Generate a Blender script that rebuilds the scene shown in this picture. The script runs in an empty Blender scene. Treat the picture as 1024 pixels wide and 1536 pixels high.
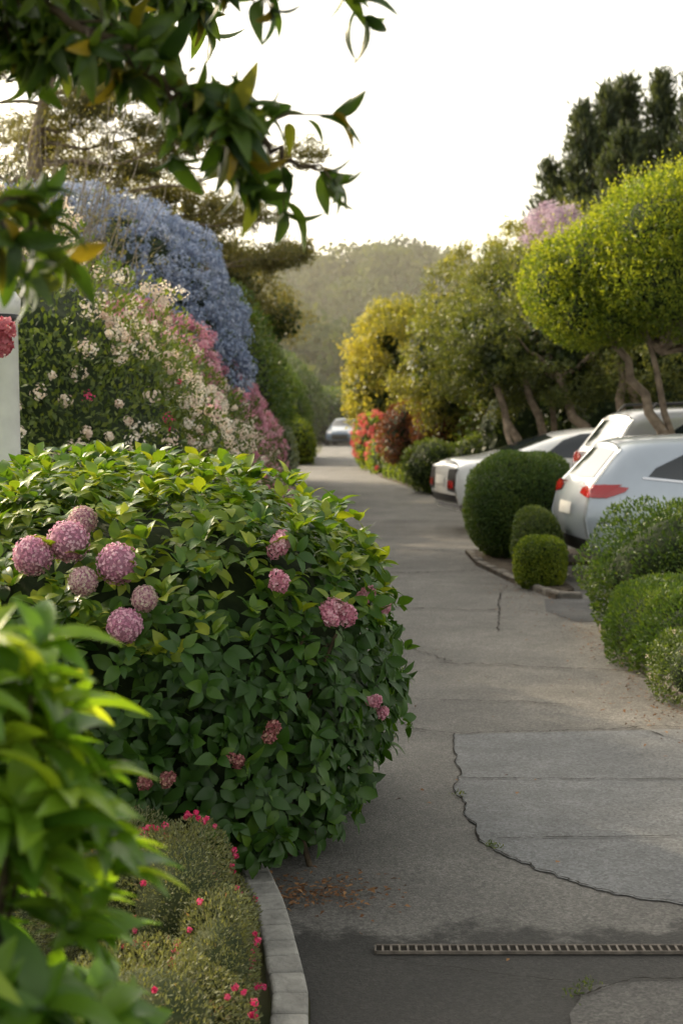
import bpy, math, random
import numpy as np
from mathutils import Vector, Matrix
from mathutils.bvhtree import BVHTree
random.seed(7)
R = np.random.default_rng(7)
scn = bpy.context.scene
COL = scn.collection

# ------------------------------------------------------------------ helpers
def unit(a):
    return a/(np.linalg.norm(a,axis=-1,keepdims=True)+1e-9)
def link(o):
    COL.objects.link(o); return o
def group(name, objs, loc=(0,0,0)):
    e = bpy.data.objects.new(name, None); link(e); e.empty_display_size=.2
    for o in objs: o.parent = e
    return e
def mesh_np(name, verts, faces_flat, sizes, mat, tint=None, smooth=False):
    me = bpy.data.meshes.new(name)
    nv=len(verts); nf=len(sizes)
    me.vertices.add(nv); me.vertices.foreach_set('co', verts.astype(np.float32).ravel())
    me.loops.add(len(faces_flat)); me.loops.foreach_set('vertex_index', faces_flat.astype(np.int32))
    me.polygons.add(nf)
    st=np.concatenate([[0],np.cumsum(sizes)[:-1]]).astype(np.int32)
    me.polygons.foreach_set('loop_start', st)
    me.polygons.foreach_set('loop_total', sizes.astype(np.int32))
    if smooth: me.polygons.foreach_set('use_smooth', np.ones(nf,dtype=bool))
    if tint is not None:
        a=me.attributes.new('tint','FLOAT','POINT'); a.data.foreach_set('value', tint.astype(np.float32))
    me.update(calc_edges=True); me.validate()
    me.materials.append(mat)
    return link(bpy.data.objects.new(name, me))
def mesh_py(name, verts, faces, mats, smooth=False):
    me=bpy.data.meshes.new(name); me.from_pydata([tuple(v) for v in verts],[],faces); me.update()
    if mats: me.materials.append(mats)
    if smooth: me.polygons.foreach_set('use_smooth',[True]*len(me.polygons))
    return link(bpy.data.objects.new(name, me))

T_DIA=(np.array([[0,0,0],[.45,-.5,.06],[1,0,0],[.45,.5,.06]]),[[0,1,2,3]])
T_FOLD=(np.array([[0,0,0],[.45,-.5,.10],[1,0,-.05],[.45,.5,.10],[.45,0,0]]),[[0,1,4],[1,2,4],[2,3,4],[3,0,4]])
def broad(nseg, bend=.22, fold=.12):
    V=[];F=[]
    for i in range(nseg+1):
        t=i/nseg
        w=.5*math.sin(math.pi*min(1,(t**.8)))**.75 if 0<t<1 else .03
        z=-bend*t*t+0.06*math.sin(t*3.1)
        V+= [[t,-w,z+fold*w],[t,0,z],[t,w,z+fold*w]]
    for i in range(nseg):
        a=3*i
        F+=[[a,a+3,a+4,a+1],[a+1,a+4,a+5,a+2]]
    return (np.array(V),F)
T_BROAD=broad(4); T_BIG=broad(7,.3,.18)

def leaves(name,pos,d,n,L,W,tmpl,mat,tint,smooth=False):
    N=len(pos)
    d=unit(d); n=unit(n-(n*d).sum(1,keepdims=True)*d); s=np.cross(n,d)
    tv,tf=tmpl; k=len(tv)
    L=np.broadcast_to(L,(N,)); W=np.broadcast_to(W,(N,))
    v=(pos[:,None,:]+tv[None,:,0,None]*L[:,None,None]*d[:,None,:]
       +tv[None,:,1,None]*W[:,None,None]*s[:,None,:]+tv[None,:,2,None]*L[:,None,None]*n[:,None,:]).reshape(-1,3)
    flat=np.concatenate([np.array(f) for f in tf]); sz=np.array([len(f) for f in tf])
    ff=(flat[None,:]+np.arange(N)[:,None]*k).ravel()
    return mesh_np(name,v,ff,np.tile(sz,N),mat,np.repeat(np.broadcast_to(tint,(N,)),k),smooth)

def wave(p,s=1.0,seed=0):
    r=np.random.default_rng(seed); o=np.zeros(len(p))
    for i in range(5):
        k=r.normal(size=3)*s*(1+.5*i); o+=np.sin(p@k+r.uniform(0,6))/(1+.4*i)
    return o/2.6
def shape_pts(lumps,n,p=2.0,depth=.18,amp=.05,zmin=.02,ws=2.5,seed=1):
    lumps=np.array(lumps,float)
    A=lumps[:,3]*lumps[:,4]+lumps[:,4]*lumps[:,5]+lumps[:,3]*lumps[:,5]
    idx=R.choice(len(lumps),n,p=A/A.sum())
    c=lumps[idx,:3]; r=lumps[idx,3:6]
    d=unit(R.normal(size=(n,3)))
    rr=1/((np.abs(d)**p).sum(1))**(1/p)
    q=d*rr[:,None]
    sc=1-depth*R.random(n)**1.7
    base=c+q*r
    sc=sc+amp*wave(base,ws,seed)
    pos=c+q*r*sc[:,None]
    nr=unit(np.sign(q)*np.abs(q)**(p-1)/r)
    ok=pos[:,2]>zmin
    for j,l in enumerate(lumps):
        e=(np.abs((pos-l[:3])/l[3:6])**p).sum(1)**(1/p)
        ok&=~((e<.8)&(idx!=j))
    return pos[ok],nr[ok]
def core(name,lumps,mat,s=.84,p=2.0,amp=.05):
    import bmesh
    bm=bmesh.new()
    for l in lumps:
        g=bmesh.ops.create_icosphere(bm,subdivisions=4,radius=1)
        vs=g['verts']; P=np.array([v.co[:] for v in vs]); P=unit(P)
        rr=1/((np.abs(P)**p).sum(1))**(1/p)
        q=P*rr[:,None]*s
        w=np.array(l[:3])+q*np.array(l[3:6])
        w=w+P*(amp*np.array(l[3:6]).mean()*wave(w,3.5,3))[:,None]
        for v,c in zip(vs,w): v.co=(c[0],c[1],max(c[2],-.05))
    me=bpy.data.meshes.new(name); bm.to_mesh(me); bm.free(); me.materials.append(mat)
    return link(bpy.data.objects.new(name,me))
def scatter(name,pos,nr,L,ar,mat,tmpl=T_DIA,out=.6,rnd=.9,up=.15,tb=.5,ts=1.0,seed=3,lv=.35,nrnd=.7):
    N=len(pos)
    d=nr*out+R.normal(size=(N,3))*rnd*.6+np.array([0,0,up])
    n=nr+R.normal(size=(N,3))*nrnd*.6+np.array([0,0,.4])
    LL=L*(1+lv*R.uniform(-1,1,N))
    tint=np.clip(tb+.22*wave(pos,ts,seed)+R.normal(size=N)*.16,0,1)
    return leaves(name,pos,d,n,LL,LL*ar,tmpl,mat,tint,smooth=(tmpl is not T_DIA))
def rosettes(tips,ax,k,lift,jit=.25):
    N=len(tips); ax=unit(ax)
    a=unit(np.cross(ax,unit(R.normal(size=(N,3))))); b=np.cross(ax,a)
    th=(np.arange(k)*2.399+0)[None,:]+R.uniform(-jit,jit,(N,k))
    li=lift+R.uniform(-.3,.3,(N,k))
    rad=np.cos(th)[...,None]*a[:,None]+np.sin(th)[...,None]*b[:,None]
    d=rad*np.cos(li)[...,None]+ax[:,None]*np.sin(li)[...,None]
    n=ax[:,None]*np.cos(li)[...,None]-rad*np.sin(li)[...,None]
    n=n+R.normal(size=n.shape)*.12
    pos=np.repeat(tips[:,None],k,1)
    return pos.reshape(-1,3),d.reshape(-1,3),n.reshape(-1,3)
def clumps(lumps,nc,r,per,flat=1.0,depth=.35,p=2.0,amp=.1,zmin=.3):
    c,nr=shape_pts(lumps,nc,p,depth,amp,zmin)
    N=len(c)
    off=R.normal(size=(N,per,3)); off=unit(off)*(R.random((N,per,1))**.5)
    off[...,2]*=flat
    rr=r*R.uniform(.6,1.3,(N,1,1))
    pos=(c[:,None]+off*rr).reshape(-1,3)
    n=unit(off+nr[:,None]*.5+np.array([0,0,.3])).reshape(-1,3)
    return pos,n
def tubes(name,paths,mat,seg=7):
    V=[];F=[]
    for pts,rad in paths:
        P=[Vector(p) for p in pts]; m=len(P); b0=len(V)
        for i,p in enumerate(P):
            t=(P[min(i+1,m-1)]-P[max(i-1,0)]).normalized()
            a=t.cross(Vector((.3,.2,1)) if abs(t.z)<.9 else Vector((1,.1,0))).normalized(); b=t.cross(a)
            r=rad[i] if not isinstance(rad,(int,float)) else rad
            for k in range(seg):
                w=2*math.pi*k/seg
                V.append(p+(a*math.cos(w)+b*math.sin(w))*r)
        for i in range(m-1):
            for k in range(seg):
                k2=(k+1)%seg
                F.append((b0+i*seg+k,b0+i*seg+k2,b0+(i+1)*seg+k2,b0+(i+1)*seg+k))
    return mesh_py(name,V,F,mat,smooth=True)
def wiggly(a,b,n,j,r0,r1,sag=0):
    a=Vector(a);b=Vector(b);pts=[];rs=[]
    for i in range(n+1):
        t=i/n
        p=a.lerp(b,t)
        if 0<i<n: p+=Vector((random.uniform(-j,j),random.uniform(-j,j),random.uniform(-j,j)))
        p.z+=sag*4*t*(1-t)
        pts.append(p); rs.append(r0+(r1-r0)*t)
    return pts,rs

# ------------------------------------------------------------------ materials
def newmat(name):
    m=bpy.data.materials.new(name); m.use_nodes=True; nt=m.node_tree; nt.nodes.clear()
    return m,nt,nt.nodes,nt.links
def leafmat(name,cols,tr=.35,rough=.5,spec=.35,trmul=(1.5,1.4,.5)):
    m,nt,N,Lk=newmat(name)
    at=N.new('ShaderNodeAttribute'); at.attribute_name='tint'
    cr=N.new('ShaderNodeValToRGB'); el=cr.color_ramp.elements
    el[0].position=0; el[0].color=(*cols[0],1); el[1].position=1; el[1].color=(*cols[-1],1)
    for i,c in enumerate(cols[1:-1]):
        e=el.new((i+1)/(len(cols)-1)); e.color=(*c,1)
    Lk.new(at.outputs['Fac'],cr.inputs[0])
    p=N.new('ShaderNodeBsdfPrincipled'); p.inputs['Roughness'].default_value=rough
    p.inputs['Specular IOR Level'].default_value=spec
    Lk.new(cr.outputs[0],p.inputs['Base Color'])
    mu=N.new('ShaderNodeVectorMath'); mu.operation='MULTIPLY'; mu.inputs[1].default_value=trmul
    Lk.new(cr.outputs[0],mu.inputs[0])
    t=N.new('ShaderNodeBsdfTranslucent'); Lk.new(mu.outputs[0],t.inputs[0])
    mx=N.new('ShaderNodeMixShader'); mx.inputs[0].default_value=tr
    Lk.new(p.outputs[0],mx.inputs[1]); Lk.new(t.outputs[0],mx.inputs[2])
    o=N.new('ShaderNodeOutputMaterial'); Lk.new(mx.outputs[0],o.inputs[0])
    return m
def noisemat(name,c1,c2,scale=3,rough=.9,bump=.3,bscale=None,spec=.3,detail=8,bdist=.02):
    m,nt,N,Lk=newmat(name)
    tc=N.new('ShaderNodeTexCoord')
    nz=N.new('ShaderNodeTexNoise'); nz.inputs['Scale'].default_value=scale; nz.inputs['Detail'].default_value=detail
    Lk.new(tc.outputs['Object'],nz.inputs['Vector'])
    cr=N.new('ShaderNodeValToRGB'); el=cr.color_ramp.elements
    el[0].position=.32; el[0].color=(*c1,1); el[1].position=.68; el[1].color=(*c2,1)
    Lk.new(nz.outputs['Fac'],cr.inputs[0])
    p=N.new('ShaderNodeBsdfPrincipled'); p.inputs['Roughness'].default_value=rough; p.inputs['Specular IOR Level'].default_value=spec
    Lk.new(cr.outputs[0],p.inputs['Base Color'])
    n2=N.new('ShaderNodeTexNoise'); n2.inputs['Scale'].default_value=bscale or scale*4; n2.inputs['Detail'].default_value=6
    Lk.new(tc.outputs['Object'],n2.inputs['Vector'])
    b=N.new('ShaderNodeBump'); b.inputs['Strength'].default_value=bump; b.inputs['Distance'].default_value=bdist
    Lk.new(n2.outputs['Fac'],b.inputs['Height']); Lk.new(b.outputs[0],p.inputs['Normal'])
    o=N.new('ShaderNodeOutputMaterial'); Lk.new(p.outputs[0],o.inputs[0])
    return m
def asphalt(name,dark,light,grain=.5,stain=.5,near_dark=None):
    m,nt,N,Lk=newmat(name)
    tc=N.new('ShaderNodeTexCoord')
    def noise(s,d=6,r=.6):
        n=N.new('ShaderNodeTexNoise'); n.inputs['Scale'].default_value=s; n.inputs['Detail'].default_value=d; n.inputs['Roughness'].default_value=r
        Lk.new(tc.outputs['Object'],n.inputs['Vector']); return n
    a=noise(.55,8,.65); b=noise(110,3,.75); c=noise(3,8,.72)
    vo=N.new('ShaderNodeTexVoronoi'); vo.inputs['Scale'].default_value=85; Lk.new(tc.outputs['Object'],vo.inputs['Vector'])
    cr=N.new('ShaderNodeValToRGB'); el=cr.color_ramp.elements
    el[0].position=.38; el[0].color=(*[x*.78 for x in dark],1); el[1].position=.62; el[1].color=(*light,1)
    Lk.new(a.outputs['Fac'],cr.inputs[0])
    def mr(src,a0,a1,b0,b1):
        q=N.new('ShaderNodeMapRange'); q.inputs[1].default_value=a0; q.inputs[2].default_value=a1; q.inputs[3].default_value=b0; q.inputs[4].default_value=b1
        Lk.new(src,q.inputs[0]); return q.outputs[0]
    def ma(op,x,y):
        q=N.new('ShaderNodeMath'); q.operation=op
        for i,v in enumerate((x,y)):
            if isinstance(v,(int,float)): q.inputs[i].default_value=v
            else: Lk.new(v,q.inputs[i])
        return q.outputs[0]
    r1=mr(b.outputs['Fac'],.3,.75,1-grain,1+grain); r2=mr(c.outputs['Fac'],.3,.7,1-.35*stain,1+.25*stain); r3=mr(vo.outputs['Color'],0,1,.6,1.6)
    m2=ma('MULTIPLY',ma('MULTIPLY',r1,r2),r3)
    fac=m2
    if near_dark:  # darker asphalt towards the near end, with a noisy edge
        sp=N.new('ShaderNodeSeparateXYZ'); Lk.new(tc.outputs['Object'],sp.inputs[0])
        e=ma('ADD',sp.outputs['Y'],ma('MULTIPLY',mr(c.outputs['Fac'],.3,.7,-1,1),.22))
        k=mr(e,4.50,4.62,near_dark,1.0)
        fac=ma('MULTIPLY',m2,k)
    vm=N.new('ShaderNodeVectorMath'); vm.operation='SCALE'; Lk.new(cr.outputs[0],vm.inputs[0]); Lk.new(fac,vm.inputs['Scale'])
    p=N.new('ShaderNodeBsdfPrincipled'); p.inputs['Roughness'].default_value=.72; p.inputs['Specular IOR Level'].default_value=.5
    Lk.new(vm.outputs[0],p.inputs['Base Color'])
    bm=N.new('ShaderNodeBump'); bm.inputs['Strength'].default_value=.9; bm.inputs['Distance'].default_value=.009
    Lk.new(m2,bm.inputs['Height']); Lk.new(bm.outputs[0],p.inputs['Normal'])
    o=N.new('ShaderNodeOutputMaterial'); Lk.new(p.outputs[0],o.inputs[0])
    return m
def plain(name,c,rough=.5,metal=0,coat=0,spec=.5):
    m,nt,N,Lk=newmat(name)
    p=N.new('ShaderNodeBsdfPrincipled'); p.inputs['Roughness'].default_value=rough; p.inputs['Metallic'].default_value=metal
    p.inputs['Coat Weight'].default_value=coat; p.inputs['Specular IOR Level'].default_value=spec
    tc=N.new('ShaderNodeTexCoord'); nz=N.new('ShaderNodeTexNoise'); nz.inputs['Scale'].default_value=6; Lk.new(tc.outputs['Object'],nz.inputs['Vector'])
    cr=N.new('ShaderNodeValToRGB'); cr.color_ramp.elements[0].color=(*[x*.9 for x in c],1); cr.color_ramp.elements[1].color=(*[min(1,x*1.06) for x in c],1)
    Lk.new(nz.outputs['Fac'],cr.inputs[0]); Lk.new(cr.outputs[0],p.inputs['Base Color'])
    o=N.new('ShaderNodeOutputMaterial'); Lk.new(p.outputs[0],o.inputs[0])
    return m

M_core=noisemat('foliage_shade_core',(.010,.02,.006),(.028,.044,.012),12)  # dark tone stands for the shade inside the foliage
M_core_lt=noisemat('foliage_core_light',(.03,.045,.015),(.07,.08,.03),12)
M_bark=noisemat('bark',(.12,.09,.065),(.28,.22,.16),9,bump=.8,bscale=30)
M_twig=noisemat('twig',(.05,.035,.025),(.13,.10,.06),15)
M_soil=noisemat('soil',(.045,.035,.025),(.12,.095,.07),14,bump=.8)
M_ground=noisemat('ground_mat',(.04,.055,.02),(.12,.10,.05),1.5,bump=.5)

ML_hyd=leafmat('hydrangea_leaf',[(.025,.065,.012),(.045,.115,.016),(.11,.20,.02),(.30,.35,.03)],.34,.42,.4)
ML_fg=leafmat('broad_leaf',[(.05,.13,.012),(.11,.23,.02),(.22,.36,.03),(.38,.47,.05)],.44,.35,.5)
ML_over=leafmat('overhang_leaf',[(.02,.05,.01),(.04,.085,.015),(.09,.15,.025),(.19,.15,.02)],.45,.4,.4)
ML_shrub=leafmat('shrub_leaf',[(.04,.07,.018),(.09,.135,.035),(.19,.23,.06)],.4)
ML_olive=leafmat('tree_leaf_olive',[(.055,.075,.022),(.115,.14,.04),(.25,.245,.065)],.45)
ML_yel=leafmat('tree_leaf_yellow',[(.10,.12,.03),(.24,.24,.05),(.44,.38,.09)],.48)
ML_topi=leafmat('privet_leaf',[(.05,.09,.015),(.13,.19,.025),(.34,.38,.04)],.52)
ML_box=leafmat('box_leaf',[(.03,.065,.018),(.065,.12,.025),(.15,.20,.04)],.35)
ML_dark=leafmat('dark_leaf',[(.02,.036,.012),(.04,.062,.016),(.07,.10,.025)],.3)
ML_con=leafmat('conifer_leaf',[(.035,.052,.03),(.065,.085,.045),(.11,.13,.06)],.3,.7)
ML_pine=leafmat('pine_leaf',[(.08,.085,.035),(.15,.145,.06),(.26,.225,.10)],.45,.6)
ML_hill=leafmat('hill_leaf',[(.04,.06,.03),(.075,.10,.045),(.14,.15,.065)],.3,.95,.03)
ML_burg=leafmat('burgundy_leaf',[(.06,.02,.018),(.13,.045,.035),(.17,.10,.04)],.4)
ML_oran=leafmat('coral_flower',[(.5,.06,.07),(.72,.16,.15),(.75,.32,.2)],.35,.6,.2,(1,1,1))
ML_yelf=leafmat('yellow_flower',[(.4,.28,.02),(.75,.5,.04),(.35,.4,.05)],.3,.6,.2,(1,1,1))
ML_blue=leafmat('ceanothus_flower',[(.22,.28,.41),(.36,.42,.57),(.55,.59,.70)],.25,.8,.1,(1,1,1))
ML_pink=leafmat('pink_flower',[(.50,.17,.26),(.72,.34,.43),(.86,.60,.65)],.3,.7,.15,(1,1,1))
ML_cream=leafmat('cream_flower',[(.68,.50,.42),(.84,.72,.60),(.90,.86,.78)],.3,.7,.15,(1,1,1))
ML_mag=leafmat('magenta_flower',[(.45,.01,.08),(.75,.05,.18),(.85,.2,.35)],.3,.6,.2,(1,1,1))
ML_hydf=leafmat('hydrangea_floret',[(.52,.20,.33),(.74,.40,.53),(.86,.66,.72)],.3,.6,.2,(1,1,1))
ML_hydo=leafmat('faded_floret',[(.50,.30,.32),(.66,.46,.47),(.66,.62,.47)],.25,.6,.2,(1,1,1))
ML_lilac=leafmat('lilac_flower',[(.45,.32,.42),(.62,.48,.56),(.75,.65,.70)],.3,.7,.1,(1,1,1))
ML_heath=leafmat('heath_leaf',[(.08,.085,.045),(.14,.155,.07),(.24,.26,.13),(.26,.10,.08)],.3,.6)
ML_grey=leafmat('grey_leaf',[(.14,.18,.12),(.25,.29,.2),(.40,.42,.33)],.3,.7)
ML_litter=leafmat('litter',[(.08,.04,.02),(.2,.10,.05),(.3,.17,.08)],.1,.8,.1,(1,1,1))

# ------------------------------------------------------------------ camera/world/sun
cam=bpy.data.cameras.new('camera'); co=link(bpy.data.objects.new('camera',cam))
co.location=(0,0,1.7); co.rotation_euler=(math.radians(90-3.97),0,0)
cam.sensor_fit='VERTICAL'; cam.sensor_height=36; cam.lens=50; cam.clip_end=2000; cam.clip_start=.05
cam.dof.use_dof=True; cam.dof.focus_distance=5.2; cam.dof.aperture_fstop=4.0
scn.camera=co
scn.view_settings.view_transform='Standard'; scn.view_settings.look='None'; scn.view_settings.exposure=0
SAZ=math.radians(-45); SEL=math.radians(29)
sdir=Vector((math.sin(SAZ)*math.cos(SEL),math.cos(SAZ)*math.cos(SEL),math.sin(SEL)))
sl=bpy.data.lights.new('sun','SUN'); sl.energy=5; sl.angle=math.radians(1.5); sl.color=(1,.80,.52)
so=link(bpy.data.objects.new('sun',sl)); so.rotation_euler=sdir.to_track_quat('Z','Y').to_euler(); so.location=(-20,30,30)
w=bpy.data.worlds.new('World'); scn.world=w; w.use_nodes=True; nt=w.node_tree
bg=nt.nodes['Background']; sk=nt.nodes.new('ShaderNodeTexSky'); sk.sky_type='NISHITA'; sk.sun_disc=False
sk.sun_elevation=SEL; sk.sun_rotation=SAZ; sk.dust_density=5; sk.air_density=1.2
hs=nt.nodes.new('ShaderNodeHueSaturation'); hs.inputs['Saturation'].default_value=.30; hs.inputs['Value'].default_value=2.5
wm=nt.nodes.new('ShaderNodeVectorMath'); wm.operation='MULTIPLY'; wm.inputs[1].default_value=(1.06,1.0,.87)
nt.links.new(sk.outputs[0],hs.inputs['Color']); nt.links.new(hs.outputs[0],wm.inputs[0]); nt.links.new(wm.outputs[0],bg.inputs[0]); bg.inputs[1].default_value=.15

# ------------------------------------------------------------------ ground
LE=[(-10,.1),(0,.05),(3,-.07),(4,-.09),(4.7,-.18),(5.5,-.34),(8,-.4),(20,-.55),(30,-1.15),(42,-1.5),(55,-1.2),(62,-.9),(75,-1.0),(90,-1.5)]
def xl(y): return float(np.interp(y,[a for a,b in LE],[b for a,b in LE]))
def gh(x,y):
    t=min(1,max(0,(xl(y)-.7-x)/4.0)); t=t*t*(3-2*t)
    f=min(1,max(0,(y-6.5)/3)); g=1-min(1,max(0,(y-50)/25))
    return 1.6*t*f*g
xs=[-400,-150,-60,-30,-15,-10,-8]+list(np.arange(-7,3.01,.4))+[5,8,12,20,40,80,200,400]
ys=[-15,-5]+list(np.arange(0,60,1.5))+list(np.arange(60,120,8))+[150,250,500,1000]
V=[(x,y,gh(x,y)) for y in ys for x in xs]; nx=len(xs)
F=[(j*nx+i,j*nx+i+1,(j+1)*nx+i+1,(j+1)*nx+i) for j in range(len(ys)-1) for i in range(nx-1)]
mesh_py('ground',V,F,M_ground,smooth=True)

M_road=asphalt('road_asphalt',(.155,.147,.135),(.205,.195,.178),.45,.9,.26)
M_patch=asphalt('patch_asphalt',(.145,.15,.155),(.178,.182,.185),.24,.9)
M_darkp=asphalt('dark_asphalt',(.055,.056,.058),(.10,.10,.102),.3,1.4)
M_crack=plain('crack',(.025,.022,.018),.95,spec=.1)
RE=[(-10,9),(11,9),(27,9),(27.5,2.6),(29,1.95),(38,1.0),(52,.92),(70,.62),(80,1.6),(90,4)]
V=[];F=[]
yy=sorted(set(list(np.arange(-10,90,.7))+[27,27.5]))
for y in yy:
    V+=[(xl(y),y,.004),(float(np.interp(y,[a for a,b in RE],[b for a,b in RE])),y,.004)]
for i in range(len(yy)-1): F.append((2*i,2*i+1,2*i+3,2*i+2))
mesh_py('road',V,F,M_road)
ck=[(7.71,.30),(7.5,.45),(7.43,.60),(7.0,.56),(6.6,.555),(6.36,.52),(6.1,.54),(5.85,.525),(5.6,.56),(5.45,.595),(5.3,.66),(5.22,.705),(5.1,.79),(5.0,.86),(4.92,.95),(4.86,1.05),(4.80,1.2),(4.76,1.9)]
ckr=[];dx=dy=0
for i in range(len(ck)-1):
    for k in range(8):
        t=k/8; y=ck[i][0]*(1-t)+ck[i+1][0]*t; x=ck[i][1]*(1-t)+ck[i+1][1]*t
        dx=.75*dx+random.uniform(-.010,.010); dy=.75*dy+random.uniform(-.008,.008)
        ckr.append((x+dx,y+dy))
pv=[(x,y,.008) for x,y in ckr[16:]]+[(1.95,4.78,.008),(1.9,7.55,.008)]
mesh_py('road_patch',pv,[tuple(range(len(pv)))],M_patch)
lv=[(.62,3.6,.012)]+[(.64+.02*i+random.uniform(-.01,.01),3.9+.05*i,.012) for i in range(5)]+[(.9+i*.08,4.13+random.uniform(-.008,.008),.012) for i in range(13)]+[(1.9,3.4,.012)]
mesh_py('road_pale_patch',lv,[tuple(range(len(lv)))],asphalt('pale_asphalt',(.09,.085,.08),(.14,.135,.125),.5,.6))
def crackmesh(name,lines):
    V=[];F=[]
    for pts,wd,z in lines:
        b=len(V)
        for i,(x,y) in enumerate(pts):
            x0,y0=pts[max(0,i-1)];x1,y1=pts[min(len(pts)-1,i+1)]
            l=math.hypot(x1-x0,y1-y0)+1e-6; nx_,ny_=-(y1-y0)/l,(x1-x0)/l
            ww=wd*random.uniform(.15,1.2)*(.3 if i in(0,len(pts)-1) else 1)
            V+=[(x-nx_*ww,y-ny_*ww,z),(x+nx_*ww,y+ny_*ww,z)]
        for i in range(len(pts)-1): F.append((b+2*i,b+2*i+1,b+2*i+3,b+2*i+2))
    return mesh_py(name,V,F,M_crack)
def jag(x0,y0,x1,y1,n,j):
    o=[];d=0
    for i in range(n+1):
        d=.8*d+random.uniform(-j,j); o.append((x0+(x1-x0)*i/n+random.uniform(-j,j)*.4,y0+(y1-y0)*i/n+d))
    return o
Z=.014
lines=[(ckr,.0038,Z),(jag(.6,7.43,1.9,7.62,60,.02),.006,Z),(jag(-.3,7.7,.45,7.5,40,.02),.005,Z),(jag(.55,6.50,1.9,6.47,64,.006),.0055,Z),(jag(.62,5.56,1.5,5.60,50,.005),.0042,Z),
 (jag(.28,8.35,1.3,8.2,50,.02),.006,Z),(jag(.6,9.55,1.9,9.3,50,.03),.008,Z),(jag(.75,9.6,.3,10.5,26,.03),.006,Z),(jag(.2,12.3,1.7,12.1,44,.03),.011,Z),
 (jag(0.1,15,1.5,15.2,44,.04),.014,Z),(jag(-.2,18,1.4,17.4,44,.05),.016,Z),(jag(-.4,22,1.4,22.3,40,.05),.02,Z),(jag(1.55,7.6,1.95,6.9,24,.02),.005,Z),(jag(1.2,10.9,1.5,13.4,30,.03),.006,Z),
 (jag(.66,4.0,.86,4.14,24,.008),.004,.018),(jag(.86,4.14,1.9,4.13,46,.006),.004,.018),(jag(.15,4.3,.75,4.1,42,.008),.002,Z)]
crackmesh('road_cracks',lines)
# small weeds growing in the cracks
wp=[(.585,5.47),(.60,5.44),(.72,4.08),(.74,4.10),(.68,4.03),(.52,6.2)]
pos=np.concatenate([np.stack([R.normal(x,.018,26),R.normal(y,.02,26),np.full(26,.016)],1) for x,y in wp])
leaves('crack_weeds',pos,R.normal(size=pos.shape)*.6+[0,0,.7],R.normal(size=pos.shape),R.uniform(.008,.022,len(pos)),.005,T_DIA,ML_shrub,R.random(len(pos)))
def boxes(name,bx,mat,bev=0):
    V=[];F=[]
    for (cx,cy,cz,sx,sy,sz) in bx:
        b=len(V)
        for dz in(-1,1):
            for dx,dy in((-1,-1),(1,-1),(1,1),(-1,1)): V.append((cx+dx*sx/2,cy+dy*sy/2,cz+dz*sz/2))
        F+=[(b+3,b+2,b+1,b),(b+4,b+5,b+6,b+7)]+[(b+i,b+(i+1)%4,b+4+(i+1)%4,b+4+i) for i in range(4)]
    return mesh_py(name,V,F,mat)
M_grate=noisemat('grate_metal',(.08,.07,.06),(.22,.19,.16),20,.7)
rail=boxes('frame',[(.77,4.357,.012,1.32,.005,.010),(.77,4.413,.012,1.32,.005,.010),(.107,4.385,.012,.006,.050,.010)],M_grate)
slot=boxes('slot',[(.77,4.385,.0105,1.31,.05,.003)],M_crack)
bars=boxes('bars',[(.13+i*.0265,4.385,.0140,.007,.051,.004) for i in range(49)],M_grate)
group('drain_grate',[rail,slot,bars])

M_kerb=noisemat('kerb_stone',(.20,.195,.18),(.36,.35,.32),10,bump=.5)
def kerbline(name,pts,wd,h,blk,mat,side=-1,jit=.0,bev=.012):
    P=[Vector((a,b,0)) for a,b in pts]; ln=[0]
    for i in range(len(P)-1): ln.append(ln[-1]+(P[i+1]-P[i]).length)
    def at(s):
        for i in range(len(P)-1):
            if s<=ln[i+1] or i==len(P)-2:
                t=(s-ln[i])/(ln[i+1]-ln[i]); return P[i].lerp(P[i+1],t)
    V=[];F=[];s=0
    while s<ln[-1]-blk*.5:
        bl=blk*random.uniform(1-jit,1+jit)
        a=at(s+.004);b=at(min(ln[-1],s+bl-.004)); d=(b-a).normalized(); n=Vector((-d.y,d.x,0))*side
        hh=h*random.uniform(1-jit*.6,1+jit*.3); w2=wd*random.uniform(1-jit,1+jit*.5)
        o=len(V)
        for z in(-.02,hh):
            V+=[a+Vector((0,0,z)),b+Vector((0,0,z)),b+n*w2+Vector((0,0,z)),a+n*w2+Vector((0,0,z))]
        F+=[(o+3,o+2,o+1,o),(o+4,o+5,o+6,o+7)]+[(o+i,o+(i+1)%4,o+4+(i+1)%4,o+4+i) for i in range(4)]
        s+=bl
    ob=mesh_py(name,V,F,mat); m=ob.modifiers.new('b','BEVEL'); m.width=bev; m.segments=3; return ob
kerbline('kerb',[(xl(y)-.005,y) for y in np.arange(2,7,.25)],.105,.05,.14,M_kerb,side=1,jit=.08)
kerbline('kerb',[(xl(y)-.005,y) for y in np.arange(7,60,1.)],.11,.08,.4,M_kerb,side=1,jit=.04)

def bed(name,poly,h=.05):
    n=len(poly); V=[(x,y,-.01) for x,y in poly]+[(x,y,h) for x,y in poly]
    F=[tuple(range(n,2*n))]+[(i,(i+1)%n,n+(i+1)%n,n+i) for i in range(n)]
    return mesh_py(name,V,F,M_soil)
b1=[(2.9,2),(2.75,5),(2.3,6.8),(2.0,8.1),(1.97,9.5),(2.0,11.0),(2.25,11.4),(9,11.6),(12,2)]
bed('planting_bed',b1)
M_stone=noisemat('edging_stone',(.10,.09,.08),(.22,.20,.17),9,bump=.6)
kerbline('stone_edging',[(2.9,3),(2.75,5),(2.28,6.8),(1.99,8.1),(1.95,9.5),(1.99,11.0),(2.25,11.45)],.12,.075,.19,M_stone,side=-1,jit=.35,bev=.03)
b2=[(1.95,12.9),(1.7,14.2),(1.5,15.8),(1.5,17.2),(2.9,17.3),(2.9,15.85),(2.2,15.7),(2.2,13.4)]
bed('planting_bed',b2)
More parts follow.
